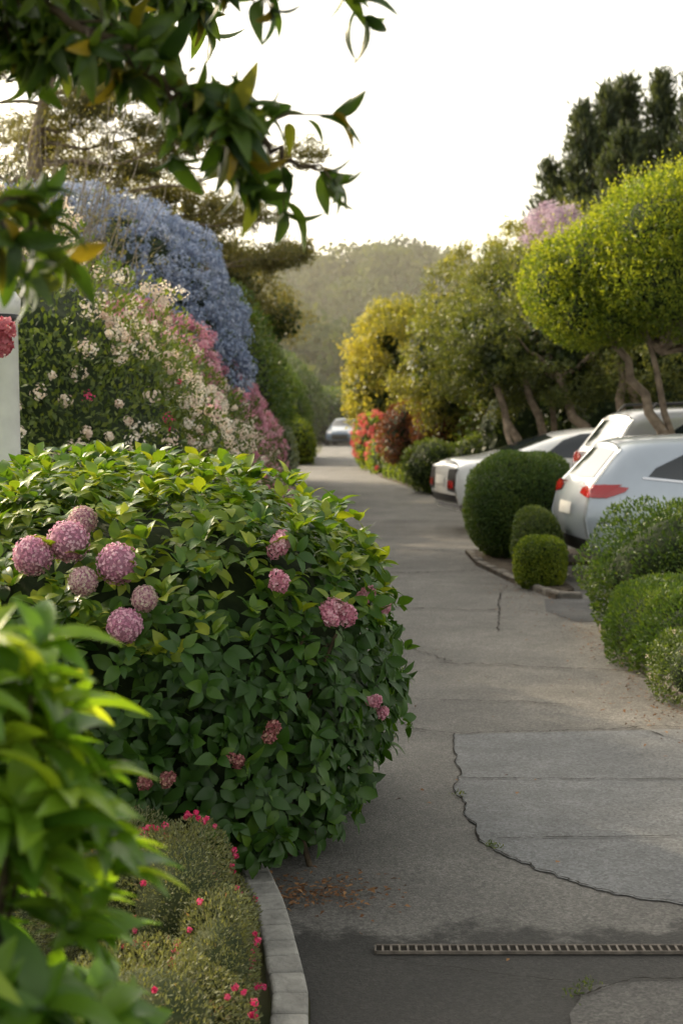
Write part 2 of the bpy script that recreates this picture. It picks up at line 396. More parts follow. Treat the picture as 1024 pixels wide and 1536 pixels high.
kerbline('stone_edging',[(2.2,12.9),(1.93,12.95),(1.70,14.2),(1.5,15.8),(1.5,17.2)],.09,.07,.22,M_stone,side=-1,jit=.35,bev=.025)
b3=[(9,27.2),(2.6,27.4),(1.98,29),(1.02,38),(.95,52),(.65,70),(1.7,80),(30,85),(30,27)]
bed('planting_bed',b3)
mesh_py('driveway_dark_asphalt',[(1.9,11.5,.008),(1.75,12.1,.008),(1.85,12.9,.008),(2.6,12.95,.008),(6,12.9,.008),(6,11.65,.008)],[(0,5,4,3,2,1)],M_darkp)

pts=[]
for cx,cy,sx,sy,n in [(-.1,4.9,.14,.10,320),(1.88,9.5,.1,1.4,260),(1.8,8.0,.2,.5,130),(.3,6,.8,3,70),(1.6,13.5,.15,1.5,160),(-.35,4.1,.05,.4,60)]:
    pts.append(np.stack([R.normal(cx,sx,n),R.normal(cy,sy,n),np.full(n,.02)],1))
p=np.concatenate(pts); N=len(p)
p[:,2]=.018+R.random(N)*.01
leaves('fallen_leaves',p,np.stack([R.normal(size=N),R.normal(size=N),R.normal(size=N)*.15],1),np.tile([0,0,1.],(N,1))+R.normal(size=(N,3))*.2,R.uniform(.012,.035,N),R.uniform(.008,.02,N),T_FOLD,ML_litter,R.random(N))

# ------------------------------------------------------------------ main hydrangea bush
HL=[(-.88,5.95,.60,1.10,1.16,.84),(-2.3,6.3,.60,1.1,1.2,.84)]
P,Nn=shape_pts(HL,6000,2.5,.2,.06,.05,4)
ax=Nn*.8+np.array([0,-.05,.55])+R.normal(size=P.shape)*.34
k=6
pp,dd,nn=rosettes(P,ax,k,.2)
dd=unit(dd)+np.array([0,0,-.18])
hz=np.repeat(np.clip((P[:,2]-.80)/.45,0,1)*np.clip(.35+Nn[:,2],0,1),k)  # sunlit top put into the leaf tint, along with paler new growth
Q,Qn=shape_pts(HL,2200,2.5,.02,.06,.5,4); m=(Qn[:,2]>.2); Q=Q[m];Qn=Qn[m]
Q=Q+np.array([0,0,1])*R.uniform(0,.09,(len(Q),1))
p2,d2,n2=rosettes(Q,np.array([0,0,1.])+Qn*.3+R.normal(size=Q.shape)*.25,5,.75)
# a few shoots reaching out from the side
S_,Sn=shape_pts(HL,500,2.5,.0,.06,.2,4); S_=S_+Sn*R.uniform(.0,.07,(len(S_),1))
p3,d3,n3=rosettes(S_,Sn+R.normal(size=S_.shape)*.4+[0,0,.3],5,.6)
pp=np.concatenate([pp,p2,p3]);dd=np.concatenate([dd,d2,d3]);nn=np.concatenate([nn,n2,n3]); hz=np.concatenate([hz,np.full(len(p2),1.),np.full(len(p3),.2)])
N=len(pp); LL=R.uniform(.045,.095,N)
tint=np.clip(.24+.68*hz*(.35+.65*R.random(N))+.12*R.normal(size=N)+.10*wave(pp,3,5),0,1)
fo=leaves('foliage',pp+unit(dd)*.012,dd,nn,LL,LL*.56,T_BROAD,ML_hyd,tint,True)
cc=core('shade_core',HL,M_core,.83,2.5,.03)
stems=tubes('stems',[wiggly((-.6+random.uniform(-.5,.5),5.6+random.uniform(-.4,.4),0),(-.7+random.uniform(-.9,.8),5.6+random.uniform(-.6,.6),.9),5,.03,.012,.006) for _ in range(25)],M_twig)
def surf_y(x,z,L=HL,p=2.5):
    best=None
    for l in L:
        q=1-abs((x-l[0])/l[3])**p-abs((z-l[2])/l[5])**p
        if q>0:
            y=l[1]-l[4]*q**(1/p)
            best=y if best is None else min(best,y)
    return best if best else 5.6
def flowerball(c,r,n):
    c=np.array(c); i=np.arange(n); ph=np.arccos(1-2*(i+.5)/n); th=i*2.39996
    d=np.stack([np.sin(ph)*np.cos(th),np.sin(ph)*np.sin(th),np.cos(ph)],1)
    d=unit(d+R.normal(size=d.shape)*.06); return c+d*r*R.uniform(.9,1.06,(n,1)),d
heads=[(-.96,1.25,.074,0),(-1.075,1.205,.068,0),(-.93,1.315,.05,1),(-.775,1.18,.071,0),(-.885,1.125,.048,1),(-.67,1.07,.043,1),(-.73,.985,.058,0)]
A=[];B=[];FO=.10
for x,z,r,f in heads:
    y=surf_y(x,z)-FO
    (B if f else A).append(flowerball((x,y,z),r,360))
def florets(name,L,mat,size,k=4):
    P=np.concatenate([a for a,b in L]);D=np.concatenate([b for a,b in L])
    pp,dd,nn=rosettes(P,D+R.normal(size=D.shape)*.2,k,.3,.1)
    N=len(pp); t=np.repeat(R.random(len(P)),k)*.8+.1+R.normal(size=N)*.08
    return leaves(name,pp,dd,nn,size*R.uniform(.8,1.2,N),size*.95,T_DIA,mat,np.clip(t,0,1))
f1=florets('flower_heads',A,ML_hydf,.0078); f2=florets('faded_flower_heads',B,ML_hydo,.0068)
ballcore=core('flower_head_cores',[(x,surf_y(x,z)-FO,z,r,r,r) for x,z,r,f in heads],plain('ballcore',(.36,.17,.24),.9),.92)
fst=tubes('flower_stalks',[([(x,surf_y(x,z)-FO,z),(x,surf_y(x,z)+.05,z-.06)],.004) for x,z,r,f in heads],M_twig)
C=[];Dk=[]
for x,z,r,dk in [(-.235,1.215,.045,0),(-.215,1.235,.03,0),(-.225,1.105,.035,0),(-.03,.99,.04,0),(.005,.955,.045,0),(-.04,.96,.03,0),(.10,1.0,.036,0),(.165,.925,.03,0),(.12,.62,.025,0),(.16,.56,.018,0),(-.24,.60,.035,1),(-.36,.52,.028,1),(-.58,.46,.028,1),(-.66,.455,.025,1)]:
    y=surf_y(x,z)-.07
    for s in range(4):
        (Dk if dk else C).append(flowerball((x+random.uniform(-.6,.6)*r,y,z+random.uniform(-.6,.6)*r),r*.6,28))
f3=florets('pink_clusters',C,ML_pink,.013,3); f4=florets('seed_clusters',Dk,leafmat('seed',[(.16,.05,.05),(.32,.10,.11),(.42,.27,.2)],.1),.010,3)
group('hydrangea_bush',[fo,cc,stems,f1,f2,f3,f4,ballcore,fst])

# ------------------------------------------------------------------ foreground plant
FL=[(-.66,1.80,.84,.37,.30,.68),(-.68,1.45,.62,.29,.22,.52)]
P,Nn=shape_pts(FL,950,2.2,.4,.08,.05,4)
ax=Nn*.5+np.array([0,0,.9])+R.normal(size=P.shape)*.25
pp,dd,nn=rosettes(P,ax,7,.55)
N=len(pp); LL=R.uniform(.065,.12,N)
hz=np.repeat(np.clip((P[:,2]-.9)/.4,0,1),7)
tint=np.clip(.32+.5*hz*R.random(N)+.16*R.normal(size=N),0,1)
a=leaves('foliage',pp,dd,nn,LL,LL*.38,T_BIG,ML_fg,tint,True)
b=tubes('stems',[wiggly((-.66,1.75,0),tuple(p-np.array([0,0,.01])),5,.01,.006,.003) for p in P[::8]],M_twig)
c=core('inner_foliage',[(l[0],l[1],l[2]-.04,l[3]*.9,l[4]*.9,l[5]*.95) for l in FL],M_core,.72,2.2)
group('broadleaf_shrub',[a,b,c])

# ------------------------------------------------------------------ overhanging tree
paths=[]
paths.append(wiggly((-2.2,2.6,0),(-2.0,2.6,2.2),6,.03,.12,.09)); paths.append(wiggly((-2.0,2.6,2.2),(-1.6,2.6,3.0),5,.03,.09,.06))
main=[[(-1.6,2.6,2.95),(-1.1,2.6,2.74),(-.6,2.5,2.60),(-.25,2.5,2.50),(.0,2.45,2.43)],
      [(-1.6,2.6,2.8),(-1.0,2.5,2.62),(-.55,2.5,2.42),(-.32,2.45,2.27),(-.17,2.4,2.12)],
      [(-.45,2.5,2.37),(-.25,2.5,2.24),(-.13,2.5,2.16),(-.04,2.5,2.12)],
      [(-2.0,2.5,2.3),(-1.2,2.2,2.28),(-.80,2.1,2.12),(-.58,2.1,2.0),(-.46,2.1,1.95)],
      [(-1.9,2.6,3.2),(-1.0,2.7,3.0),(-.4,2.6,2.85),(0,2.6,2.7)],
      [(-1.6,2.9,3.0),(-1.1,3.0,2.75),(-.75,3.0,2.58),(-.42,3.0,2.5)],
      [(-1.6,3.1,3.1),(-1.2,3.3,2.9),(-.8,3.4,2.72),(-.3,3.4,2.68)],
      [(-1.6,2.8,2.9),(-1.1,2.7,2.62),(-.8,2.6,2.48),(-.5,2.6,2.36)]]
tips=[];axs=[];al=[];ad=[]
def seglist(m):
    out=[]
    for i in range(len(m)-1):
        for k in range(8): out.append(Vector(m[i]).lerp(Vector(m[i+1]),k/8)+Vector((random.uniform(-.01,.01),0,random.uniform(-.01,.01))))
    out.append(Vector(m[-1])); return out
for mi,m in enumerate(main):
    s=seglist(m); n=len(s); paths.append((s,[.012*(1-i/n)+.0025 for i in range(n)]))
    cnt=[50,50,6,56,46,90,110,60][mi]
    for q in range(cnt):
        t=random.uniform(.12,1)**.9; p=s[int(t*(n-1))]
        ln=random.uniform(.06,.26)*(1.15-t*.8)
        d=Vector((random.uniform(-.1,1),random.uniform(-.8,.8),random.uniform(-.9,.5))).normalized()
        e=p+d*ln+Vector((0,0,-.02)); mid=p.lerp(e,.5)+Vector((0,0,.015)); paths.append(([p,mid,e],[.0035,.0025,.0015])); tips.append(e[:]); axs.append((d+Vector((.2,0,-.2)))[:])
        for u in (.3,.5,.7,.85):
            al.append(p.lerp(e,u)[:]); ad.append((d*.7+Vector((random.uniform(-1,1),random.uniform(-1,1),random.uniform(-1,.4))))[:])
    tips.append(m[-1]); axs.append((.6,0,-.5))
tips=np.array(tips);axs=np.array(axs)
pp,dd,nn=rosettes(tips,axs,4,.75)
al=np.array(al);ad=np.array(ad)
pp=np.concatenate([pp,al]);dd=np.concatenate([unit(dd)+np.array([.1,0,-.2]),unit(ad)]);nn=np.concatenate([nn,R.normal(size=al.shape)*.5+[0,0,.8]])
N=len(pp); LL=R.uniform(.045,.095,N)
a=leaves('foliage',pp,dd,nn+np.array([0,0,.4]),LL,LL*.36,T_BIG,ML_over,np.clip(R.normal(.45,.26,N),0,1),True)
b=tubes('trunk_and_branches',paths,M_twig)
group('overhanging_tree',[a,b])

# ------------------------------------------------------------------ post
def lathe(name,prof,mat,loc,seg=28):
    V=[];F=[]
    for r,z in prof:
        for k in range(seg): V.append((loc[0]+r*math.cos(2*math.pi*k/seg),loc[1]+r*math.sin(2*math.pi*k/seg),loc[2]+z))
    for i in range(len(prof)-1):
        for k in range(seg):
            k2=(k+1)%seg; F.append((i*seg+k,i*seg+k2,(i+1)*seg+k2,(i+1)*seg+k))
    return mesh_py(name,V,F,mat,smooth=True)
M_wp=noisemat('painted_post',(.66,.65,.64),(.80,.79,.77),8,.5,.1)
M_blk=plain('black_metal',(.02,.02,.02),.5)
PX=(-1.75,7.3,0)
a=lathe('shaft',[(.13,0),(.13,.35),(.11,.37),(.10,2.2),(.115,2.22),(.115,2.28),(.09,2.32),(0,2.33)],M_wp,PX)
b=lathe('collar',[(.102,2.16),(.113,2.16),(.113,2.20),(.102,2.20)],M_blk,PX)
c=lathe('lantern_base',[(.0,2.33),(.05,2.33),(.04,2.4),(.07,2.43),(.08,2.6),(.03,2.68),(0,2.70)],M_blk,PX)
group('lamp_post',[a,b,c])
q=[flowerball((-1.06+dx,4.4,1.935+dz),.034,60) for dx,dz in((0,0),(.02,.02),(-.02,.01),(.01,-.025))]
a=florets('bloom',q,leafmat('rose',[(.45,.08,.12),(.62,.18,.22),(.7,.3,.33)],.25,trmul=(1,1,1)),.016,4)
b=tubes('stem',[wiggly((-1.2,4.6,.9),(-1.065,4.42,1.9),5,.01,.005,.004)],M_twig)
group('rose_bush',[a,b])

# ------------------------------------------------------------------ heath
SL=[(-.50,4.3,.20,.20,.35,.27),(-.35,3.9,.13,.13,.28,.22),(-.75,4.45,.18,.28,.35,.28),(-.52,3.55,.10,.28,.35,.24),(-.38,4.3,.12,.13,.22,.20)]
P,Nn=shape_pts(SL,64000,2.0,.38,.2,.01,12)
a=scatter('foliage',P,Nn,.013,.36,ML_heath,T_DIA,.8,.8,.3,.4,9)
c=core('inner',SL,M_core_lt,.68,2,.08)
P2,N2=shape_pts(SL,800,2,.0,.2,.05,12)
m=((wave(P2,9,12)>.42)|((P2[:,0]>-.31)&(P2[:,1]<4.1)&(wave(P2,14,5)>-.1))); P2=P2[m];N2=N2[m]
q=[flowerball(P2[i]+N2[i]*.006+R.normal(size=3)*.006,random.uniform(.003,.009),8) for i in range(len(P2))]
f=florets('flowers',q,ML_mag,.0075,4)
group('heath_shrub',[a,c,f])

# ------------------------------------------------------------------ left bank
def bush(name,lumps,n,L,mat,p=2.0,ar=.5,cmat=M_core,cs=.84,amp=.06,depth=.2,ws=2.5,tmpl=T_DIA,tb=.5,ts=1.2,extra=[],out=.6,up=.15):
    P,Nn=shape_pts(lumps,n,p,depth,amp,.02,ws)
    a=scatter('foliage',P,Nn,L,ar,mat,tmpl,out,.9,up,tb,ts)
    o=[a]
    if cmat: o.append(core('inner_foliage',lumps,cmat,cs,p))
    return group(name,o+extra)
def clusterflowers(name,lumps,nc,r,per,mat,size,out=.02,zmin=.1,sel=None,p=2,amp=.06,ws=2.5):
    P,Nn=shape_pts(lumps,nc,p,.03,amp,zmin,ws)
    if sel is not None:
        m=sel(P); P=P[m];Nn=Nn[m]
    P=P+Nn*out
    off=unit(R.normal(size=(len(P),per,3)))
    rr=r*R.uniform(.4,1.35,(len(P),1,1))
    pos=(P[:,None]+off*rr*R.uniform(.5,1.1,(len(P),per,1))).reshape(-1,3)
    n=off.reshape(-1,3)
    d=np.cross(n,R.normal(size=n.shape))
    t=np.clip(np.repeat(R.random(len(P)),per)*.6+.2+R.normal(size=len(pos))*.15,0,1)
    return leaves(name,pos,d,n,size,size*.8,T_DIA,mat,t)
CL=[(-2.35,9.8,1.25,1.5,1.9,1.78),(-1.9,9.4,.95,1.15,1.5,1.4),(-2.15,12.8,.95,1.45,2,1.62),(-2.05,16.3,.7,1.35,2.2,1.38),(-1.95,20.5,.6,1.1,2.5,1.2),(-2.1,25,.5,.95,2.5,1.3)]
fl=clusterflowers('cream_flowers',CL,6500,.05,34,ML_cream,.024,.03,.4,lambda P:wave(P,2.2,21)+R.normal(size=len(P))*.35>.0,amp=.14,ws=4)
fl2=clusterflowers('pink_flowers',CL,2200,.06,34,ML_pink,.028,.03,.3,lambda P:(P[:,1]+R.normal(size=len(P))*2)>13.5,amp=.14,ws=4)
fl3=clusterflowers('red_flowers',CL,90,.03,20,ML_mag,.018,.02,.3,amp=.14,ws=4)
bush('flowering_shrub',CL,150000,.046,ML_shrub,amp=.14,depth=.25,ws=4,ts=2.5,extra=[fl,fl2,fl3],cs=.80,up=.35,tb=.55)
PL=[(-1.95,14.6,1.85,.72,1.1,.98),(-1.6,17.8,1.45,.60,1.4,.95),(-1.45,21.5,1.05,.5,1.4,.85)]
fl=clusterflowers('pink_flowers',PL,1700,.065,40,ML_pink,.03,.03,.4,amp=.16,ws=4)
bush('pink_flowering_shrub',PL,24000,.05,ML_shrub,amp=.16,ws=4,extra=[fl],cs=.78)
BL=[(-3.2,18,2.4,2.0,2.2,2.05),(-4.3,19.5,2.9,1.5,2,1.8),(-2.35,17.5,2.15,1.02,1.5,1.3)]
fl=clusterflowers('blue_flowers',BL,6000,.10,42,ML_blue,.042,.0,.8,amp=.10,ws=4.5)
bush('ceanothus_shrub',BL,9000,.06,ML_shrub,amp=.10,ws=4.5,extra=[fl],cs=.86)
GL=[(-3.0,28,1.9,1.9,3.2,2.5),(-3.1,34,1.8,1.95,3.8,2.1),(-3.1,53,1.5,1.9,5,2.2)]  # gap before the last lump left open to let sun onto the road
bush('tall_hedge',GL,60000,.10,ML_box,p=2.2,amp=.13,ws=2.4,tb=.65,ts=1.5)
bush('pale_shrub',[(-1.3,29,.7,.35,.9,.9),(-1.45,33,.5,.35,.8,.8)],5000,.08,ML_grey,amp=.15)
bush('round_shrub',[(-1.5,48,.6,.6,1.5,.95),(-1.5,53,.5,.5,1.5,.8)],5000,.12,ML_topi,amp=.1)
bush('background_hedge',[(-5,80,2,4,4,3.4),(-1.2,84,1,3,3,2.2),(3,86,1.2,3,3,2.4)],22000,.25,ML_box,amp=.08,ws=1)

pads=[(-4.1,6.65),(-3.2,6.4),(-3.5,5.75),(-2.4,6.0),(-2.05,5.2),(-1.5,4.95),(-1.0,4.5),(-.8,4.2),(-1.8,4.4),(-2.6,5.0),(-.75,6.0),(-1.4,5.6),(-5.1,6.4),(-6,7.6),(-5,7.9),(-6.6,6),(-4.2,7.4),(-1.25,4.15),(-3.0,5.4),(-7,7.2),(-2.9,4.6)]
paths=[wiggly((-5.9,24,0),(-5.3,24,4.8),6,.1,.24,.16),wiggly((-5.3,24,4.8),(-4.6,24,8.2),5,.1,.16,.05)]
L=[]
for i,(x,z) in enumerate(pads):
    y=24+random.uniform(-1.2,1.2)
    s=.36+.12*random.random() if x>-2.8 else .75
    L.append((x,y,z,s*1.4,s*1.2,s*.55))
    zz=min(7.8,max(3.0,z-.3+(x+5)*.05)); paths.append(wiggly((-5.3+(zz-4.8)*.2 if zz>4.8 else -5.5,24,zz),(x,y,z-.05),7,.09,.04,.008,-.12))
pos,n=clumps(L,2200,.17,46,.6,.9,zmin=1,amp=.3)
N=len(pos)
d=R.normal(size=(N,3))+np.array([.5,0,.1]); 
a=leaves('foliage',pos,d,n,R.uniform(.05,.11,N),.020,T_DIA,ML_pine,np.clip(.45+.2*wave(pos,1,2)+R.normal(size=N)*.2,0,1))
b=tubes('trunk_and_limbs',paths,M_bark)
group('pine_tree',[a,b])
paths=[]
for i in range(110):
    x0=-3.4+random.uniform(-.8,.8); y0=14.5+random.uniform(-.6,.6)
    e=(x0+random.uniform(-.6,1.0),y0+random.uniform(-.5,.5),3.7+random.uniform(0,1.1))
    paths.append(wiggly((x0,y0,1.4),e,7,.09,.009,.003))
    m=Vector(paths[-1][0][4]); 
    for k in range(3): paths.append(wiggly(m,m+Vector((random.uniform(-.6,.6),random.uniform(-.3,.3),random.uniform(.1,.8))),4,.05,.004,.0015))
b=tubes('twigs',paths,noisemat('grey_twig',(.16,.14,.11),(.30,.26,.21),10),4)
tp=np.array([p[0][-1][:] for p in paths]); pos=(tp[:,None]+R.normal(size=(len(tp),20,3))*.1).reshape(-1,3)
a=scatter('foliage',pos,unit(R.normal(size=pos.shape)),.03,.4,ML_pine)
group('twiggy_shrub',[a,b])

# ------------------------------------------------------------------ trees right
def tree(name,lumps,stems,nc,r,per,L,ar,mat,amp=.12,depth=.4,flat=.8,tb=.5,ts=.8,inner=True,zmin=.8):
    pos,n=clumps(lumps,nc,r,per,flat,depth,amp=amp,zmin=zmin)
    N=len(pos); d=n*.5+R.normal(size=(N,3))*.6
    LL=L*R.uniform(.7,1.3,N)
    o=[leaves('foliage',pos,d,n+R.normal(size=(N,3))*.4,LL,LL*ar,T_DIA,mat,np.clip(tb+.25*wave(pos,ts,9)+R.normal(size=N)*.15,0,1))]
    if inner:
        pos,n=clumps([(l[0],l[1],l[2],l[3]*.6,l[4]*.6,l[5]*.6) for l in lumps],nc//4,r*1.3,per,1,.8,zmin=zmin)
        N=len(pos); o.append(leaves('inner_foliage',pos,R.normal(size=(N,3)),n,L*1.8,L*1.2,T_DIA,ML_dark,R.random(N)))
    o.append(tubes('trunk_and_limbs',stems,M_bark))
    return group(name,o)
def stem(a,b,r0,r1,j=.05,n=7): return wiggly(a,b,n,j,r0,r1)
def limbs(frm,lumps,k,r):
    out=[]
    for i in range(k):
        l=random.choice(lumps); out.append(wiggly(frm,(l[0]+random.uniform(-.7,.7)*l[3],l[1]+random.uniform(-.7,.7)*l[4],l[2]+random.uniform(-.5,.7)*l[5]),6,.06,r,r*.25))
    return out
l=[(-4.6,30,5.1,2.2,2,2.1),(-2.5,31,4.6,1.0,1.4,1.0),(-6.4,29,5.2,2,2,2.4),(-1.4,32,3.9,.7,1,.6)]
tree('wispy_tree',l,[stem((-4.6,30,0),(-4.4,30,4.0),.16,.1)]+limbs((-4.4,30,3.5),l,12,.06),520,.34,90,.09,.35,ML_pine,tb=.45)
l=[(1.9,46,3.3,1.75,2,2.2),(3.6,47,3.4,1.8,2,2.1),(1.2,45,2.2,1.0,1.3,1.2)]
tree('olive_tree',l,[stem((2.6,46,0),(2.2,46,2.4),.18,.12)]+limbs((2.2,46,2.2),l,10,.09),520,.36,95,.12,.5,ML_yel,tb=.6)
l=[(3.2,34,3.4,1.5,2,2.1),(4.2,33,4.6,1.0,1.4,1.4),(5.5,33,4.0,1.9,2,2.4),(2.3,33.5,2.6,1.0,1.2,1.2)]
tree('olive_tree',l,[stem((3.6,34,0),(3.5,34,2.6),.16,.12),stem((5.4,33,0),(5.0,33,2.8),.16,.12)]+limbs((3.5,34,2.4),l,12,.08),700,.30,110,.09,.45,ML_olive,tb=.75)
l=[(2.75,25.5,2.75,1.15,1.3,1.15),(4.0,25,3.0,1.3,1.4,1.3),(5.6,24,3.0,1.4,1.5,1.4),(3.3,28,3.6,1.3,1.3,1.3)]
st=[stem((3.35,24.5,0),(2.7,25,2.2),.09,.06,.09),stem((3.9,24.5,0),(3.2,25,2.3),.10,.06,.09),stem((4.8,24,0),(3.7,24.5,2.4),.12,.07,.09),stem((5.0,23.5,0),(4.6,24,2.6),.11,.07,.09),stem((6.0,23.5,0),(4.7,24,2.4),.12,.07,.09),stem((2.95,23,0),(2.75,24,1.6),.06,.04)]
tree('gnarled_tree',l,st+limbs((3.7,24.6,2.3),l,14,.05),620,.24,110,.065,.5,ML_olive,tb=.4)
def sc(l): return tuple([l[0]*1.2,l[1]*1.2,1.7+(l[2]-1.7)*1.2]+[v*1.2 for v in l[3:]])
l=[(2.22,14.5,3.0,.40,.6,.50),(2.45,14.3,2.72,.40,.6,.40),(2.52,14.2,3.15,.48,.6,.42),(2.85,13.9,3.05,.5,.6,.45),(3.05,13.7,3.45,.58,.8,.52),(3.65,13.5,3.5,.8,.8,.62),(3.3,13.6,2.9,.75,.7,.5),(4.6,13.6,3.1,.8,.8,.8),(4.0,13.6,2.75,.6,.7,.5),(2.75,14.0,2.65,.35,.5,.3)]
l=[sc(q) for q in l]
st=[stem((4.15,16.7,0),(3.75,16.7,1.5),.085,.07,.03),stem((3.75,16.7,1.5),(3.0,17.0,2.95),.065,.035,.05),stem((4.9,16.6,0),(4.4,16.4,1.9),.10,.09,.04),stem((4.4,16.4,1.9),(3.6,16.3,3.1),.09,.05,.05),stem((4.4,16.4,1.9),(4.7,16.2,3.2),.07,.05,.03),stem((4.0,16.8,1.0),(3.5,16.6,2.7),.05,.03,.04)]
P,Nn=shape_pts(l,110000,2.0,.36,.2,1,3.0)
a=scatter('foliage',P,Nn,.045,.5,ML_topi,T_DIA,.6,1.1,.3,.48,2.5,nrnd=1.2)
c=core('inner_foliage',l,M_core,.62,2.0)
P,Nn=shape_pts(l,5200,2.0,.0,.2,1,3.0); m=(Nn[:,2]>.0)|(Nn[:,0]<-.2); P=P[m];Nn=Nn[m]
n_=len(P); h=(R.uniform(.04,.16,n_)+.18*(R.random(n_)>.9))[:,None]; axv=unit(Nn*.5+np.array([0,0,1.])+R.normal(size=P.shape)*.2)
pos=np.concatenate([P+axv*h*t/6 for t in range(7)]); dr=np.concatenate([axv*.5+R.normal(size=P.shape)*.6 for t in range(7)])
s=leaves('new_shoots',pos,dr,unit(R.normal(size=pos.shape)+[0,0,1]),.042,.02,T_DIA,ML_topi,np.clip(R.normal(.85,.12,len(pos)),0,1))
b=tubes('trunk_and_limbs',st+limbs((3.7,16.6,2.4),l,10,.035),M_bark)
group('clipped_privet_tree',[a,c,s,b])
bush('background_hedge',[(7.5,28,1.5,3.5,1.2,2.2),(4.6,29.5,1.2,2,1.0,1.6),(12,27,1.8,3,1.5,2.8),(9,36,3,4,2,3.2)],26000,.12,ML_dark,p=2.3,amp=.12)
P,Nn=clumps([(3.75,25.6,5.0,.6,.4,.4)],60,.14,60,zmin=1)
a=leaves('blossom',P,R.normal(size=P.shape),Nn,.05,.04,T_DIA,ML_lilac,R.random(len(P)))
b=tubes('stem',[wiggly((3.9,25.8,0),(3.7,25.6,4.9),8,.05,.07,.02)],M_bark)
group('lilac_tree',[a,b])
def conifer(x,y,h,r):
    paths=[([(x,y,0),(x,y,h*.5),(x,y,h)],[.28,.18,.03])]; P=[];Nr=[]
    nb=int(h*15)
    for i in range(nb):
        t=.15+.85*(i/nb); z=h*t; ln=r*(1-t)**.8*random.uniform(.55,1.3)+.12; an=random.uniform(0,6.28)
        e=np.array([x+ln*math.cos(an),y+ln*math.sin(an),z+ln*random.uniform(.3,1.0)])
        paths.append(([(x,y,z),tuple(e)],[.05,.01]))
        m=int(28+ln*26); u=R.random((m,1))**.6
        q=np.array([x,y,z])*(1-u)+e*u+R.normal(size=(m,3))*(.11+.08*ln)*[1,1,1.3]
        P.append(q); Nr.append(np.tile(unit(e-np.array([x,y,z])),(m,1)))
    P=np.concatenate(P);Nr=np.concatenate(Nr)
    a=scatter('foliage',P,Nr,.34,.25,ML_con,T_DIA,.5,.7,.7,.45,.8)
    b=tubes('trunk_and_limbs',paths,M_bark,5)
    group('conifer_tree',[a,b])
for x,y,h,r in [(8.3,57,11.4,2.0),(9.4,56,13.4,2.1),(10.4,57,14.3,2.2),(11.4,58,14.9,2.3),(12.4,56,14.6,2.3),(13.4,55,14.6,2.5),(14.6,57,15.6,2.6),(15.8,58,15.9,3),(10.2,52,11.6,2.8),(12.6,51,12.4,3)]:
    conifer(x,y,h,r)

bush('burgundy_shrub',[(1.75,36,1.15,.8,1,.9),(2.6,35,1.35,.95,1,.85)],14000,.08,ML_burg,amp=.18,ws=4)
CF=[(.95,43,.85,.62,1.6,.9),(1.3,46,.9,.6,1.5,.9),(1.15,40,.5,.4,1,.55)]
fl=clusterflowers('coral_flowers',CF,620,.09,34,ML_oran,.06,sel=lambda P:P[:,2]+R.normal(size=len(P))*.25>.6)
bush('coral_flowering_shrub',CF,9000,.09,ML_topi,extra=[fl],amp=.12)
bush('green_shrub',[(1.95,30.5,.55,.62,.8,.62),(2.9,30.2,.6,.75,.9,.68),(1.5,37.5,.5,.4,1.5,.5),(3.9,29.5,.7,.8,.8,.8)],16000,.07,ML_shrub,amp=.18,ws=4)
YF=[(2.8,28.6,.3,.9,.5,.35),(3.8,28.2,.35,.7,.5,.4)]
fl=clusterflowers('yellow_flowers',YF,200,.05,20,ML_yelf,.045)
bush('yellow_flowering_shrub',YF,6000,.06,ML_topi,extra=[fl])
lowl=[(2.02-(i*.9)*.104+.12,29.2+i*.9,.2,.2,.5,.24) for i in range(10)]
bush('low_box_hedge',lowl,16000,.05,ML_topi,p=3,amp=.04)
bush('clipped_box_ball',[(2.08,16.45,.64,.66,.66,.63)],46000,.030,ML_box,p=2.4,amp=.10,ws=6,depth=.18,tmpl=T_FOLD,tb=.5,cs=.82,ts=3)
bush('clipped_box_cube',[(1.93,13.75,.26,.24,.28,.25)],12000,.025,ML_topi,p=3.0,amp=.12,ws=8,depth=.18,tmpl=T_FOLD,tb=.5,cs=.8,ts=4)
bush('small_box_shrub',[(2.02,14.7,.38,.24,.35,.34)],12000,.027,ML_shrub,p=2.2,amp=.18,ws=8,depth=.22,tmpl=T_FOLD,tb=.45,cs=.78)
NR=[(2.65,10.9,.50,.74,.6,.58),(3.4,10.4,.6,.8,.8,.70),(2.75,9.6,.35,.55,.6,.42),(2.32,11.1,.35,.35,.35,.42),(3.0,10.8,.78,.5,.5,.45)]
bush('pittosporum_shrub',NR,56000,.034,ML_box,p=2.0,amp=.22,ws=6,depth=.3,tmpl=T_FOLD,tb=.42,ts=3,out=.8,up=.5,cs=.7)
bush('low_spreading_shrub',[(2.2,9.8,.2,.38,.7,.36),(2.3,9.0,.22,.42,.55,.33)],34000,.026,ML_box,amp=.24,ws=7,tb=.5,ts=3,out=.9,up=.6,cs=.70)
WF=[(2.2,8.35,.18,.36,.45,.28),(2.6,8.0,.25,.48,.6,.40),(2.85,7.2,.2,.4,.5,.34)]
fl=clusterflowers('white_flowers',WF,240,.02,14,ML_cream,.012)
bush('grey_leaved_shrub',WF,34000,.024,ML_shrub,amp=.22,ws=7,extra=[fl],tb=.3,cs=.72)

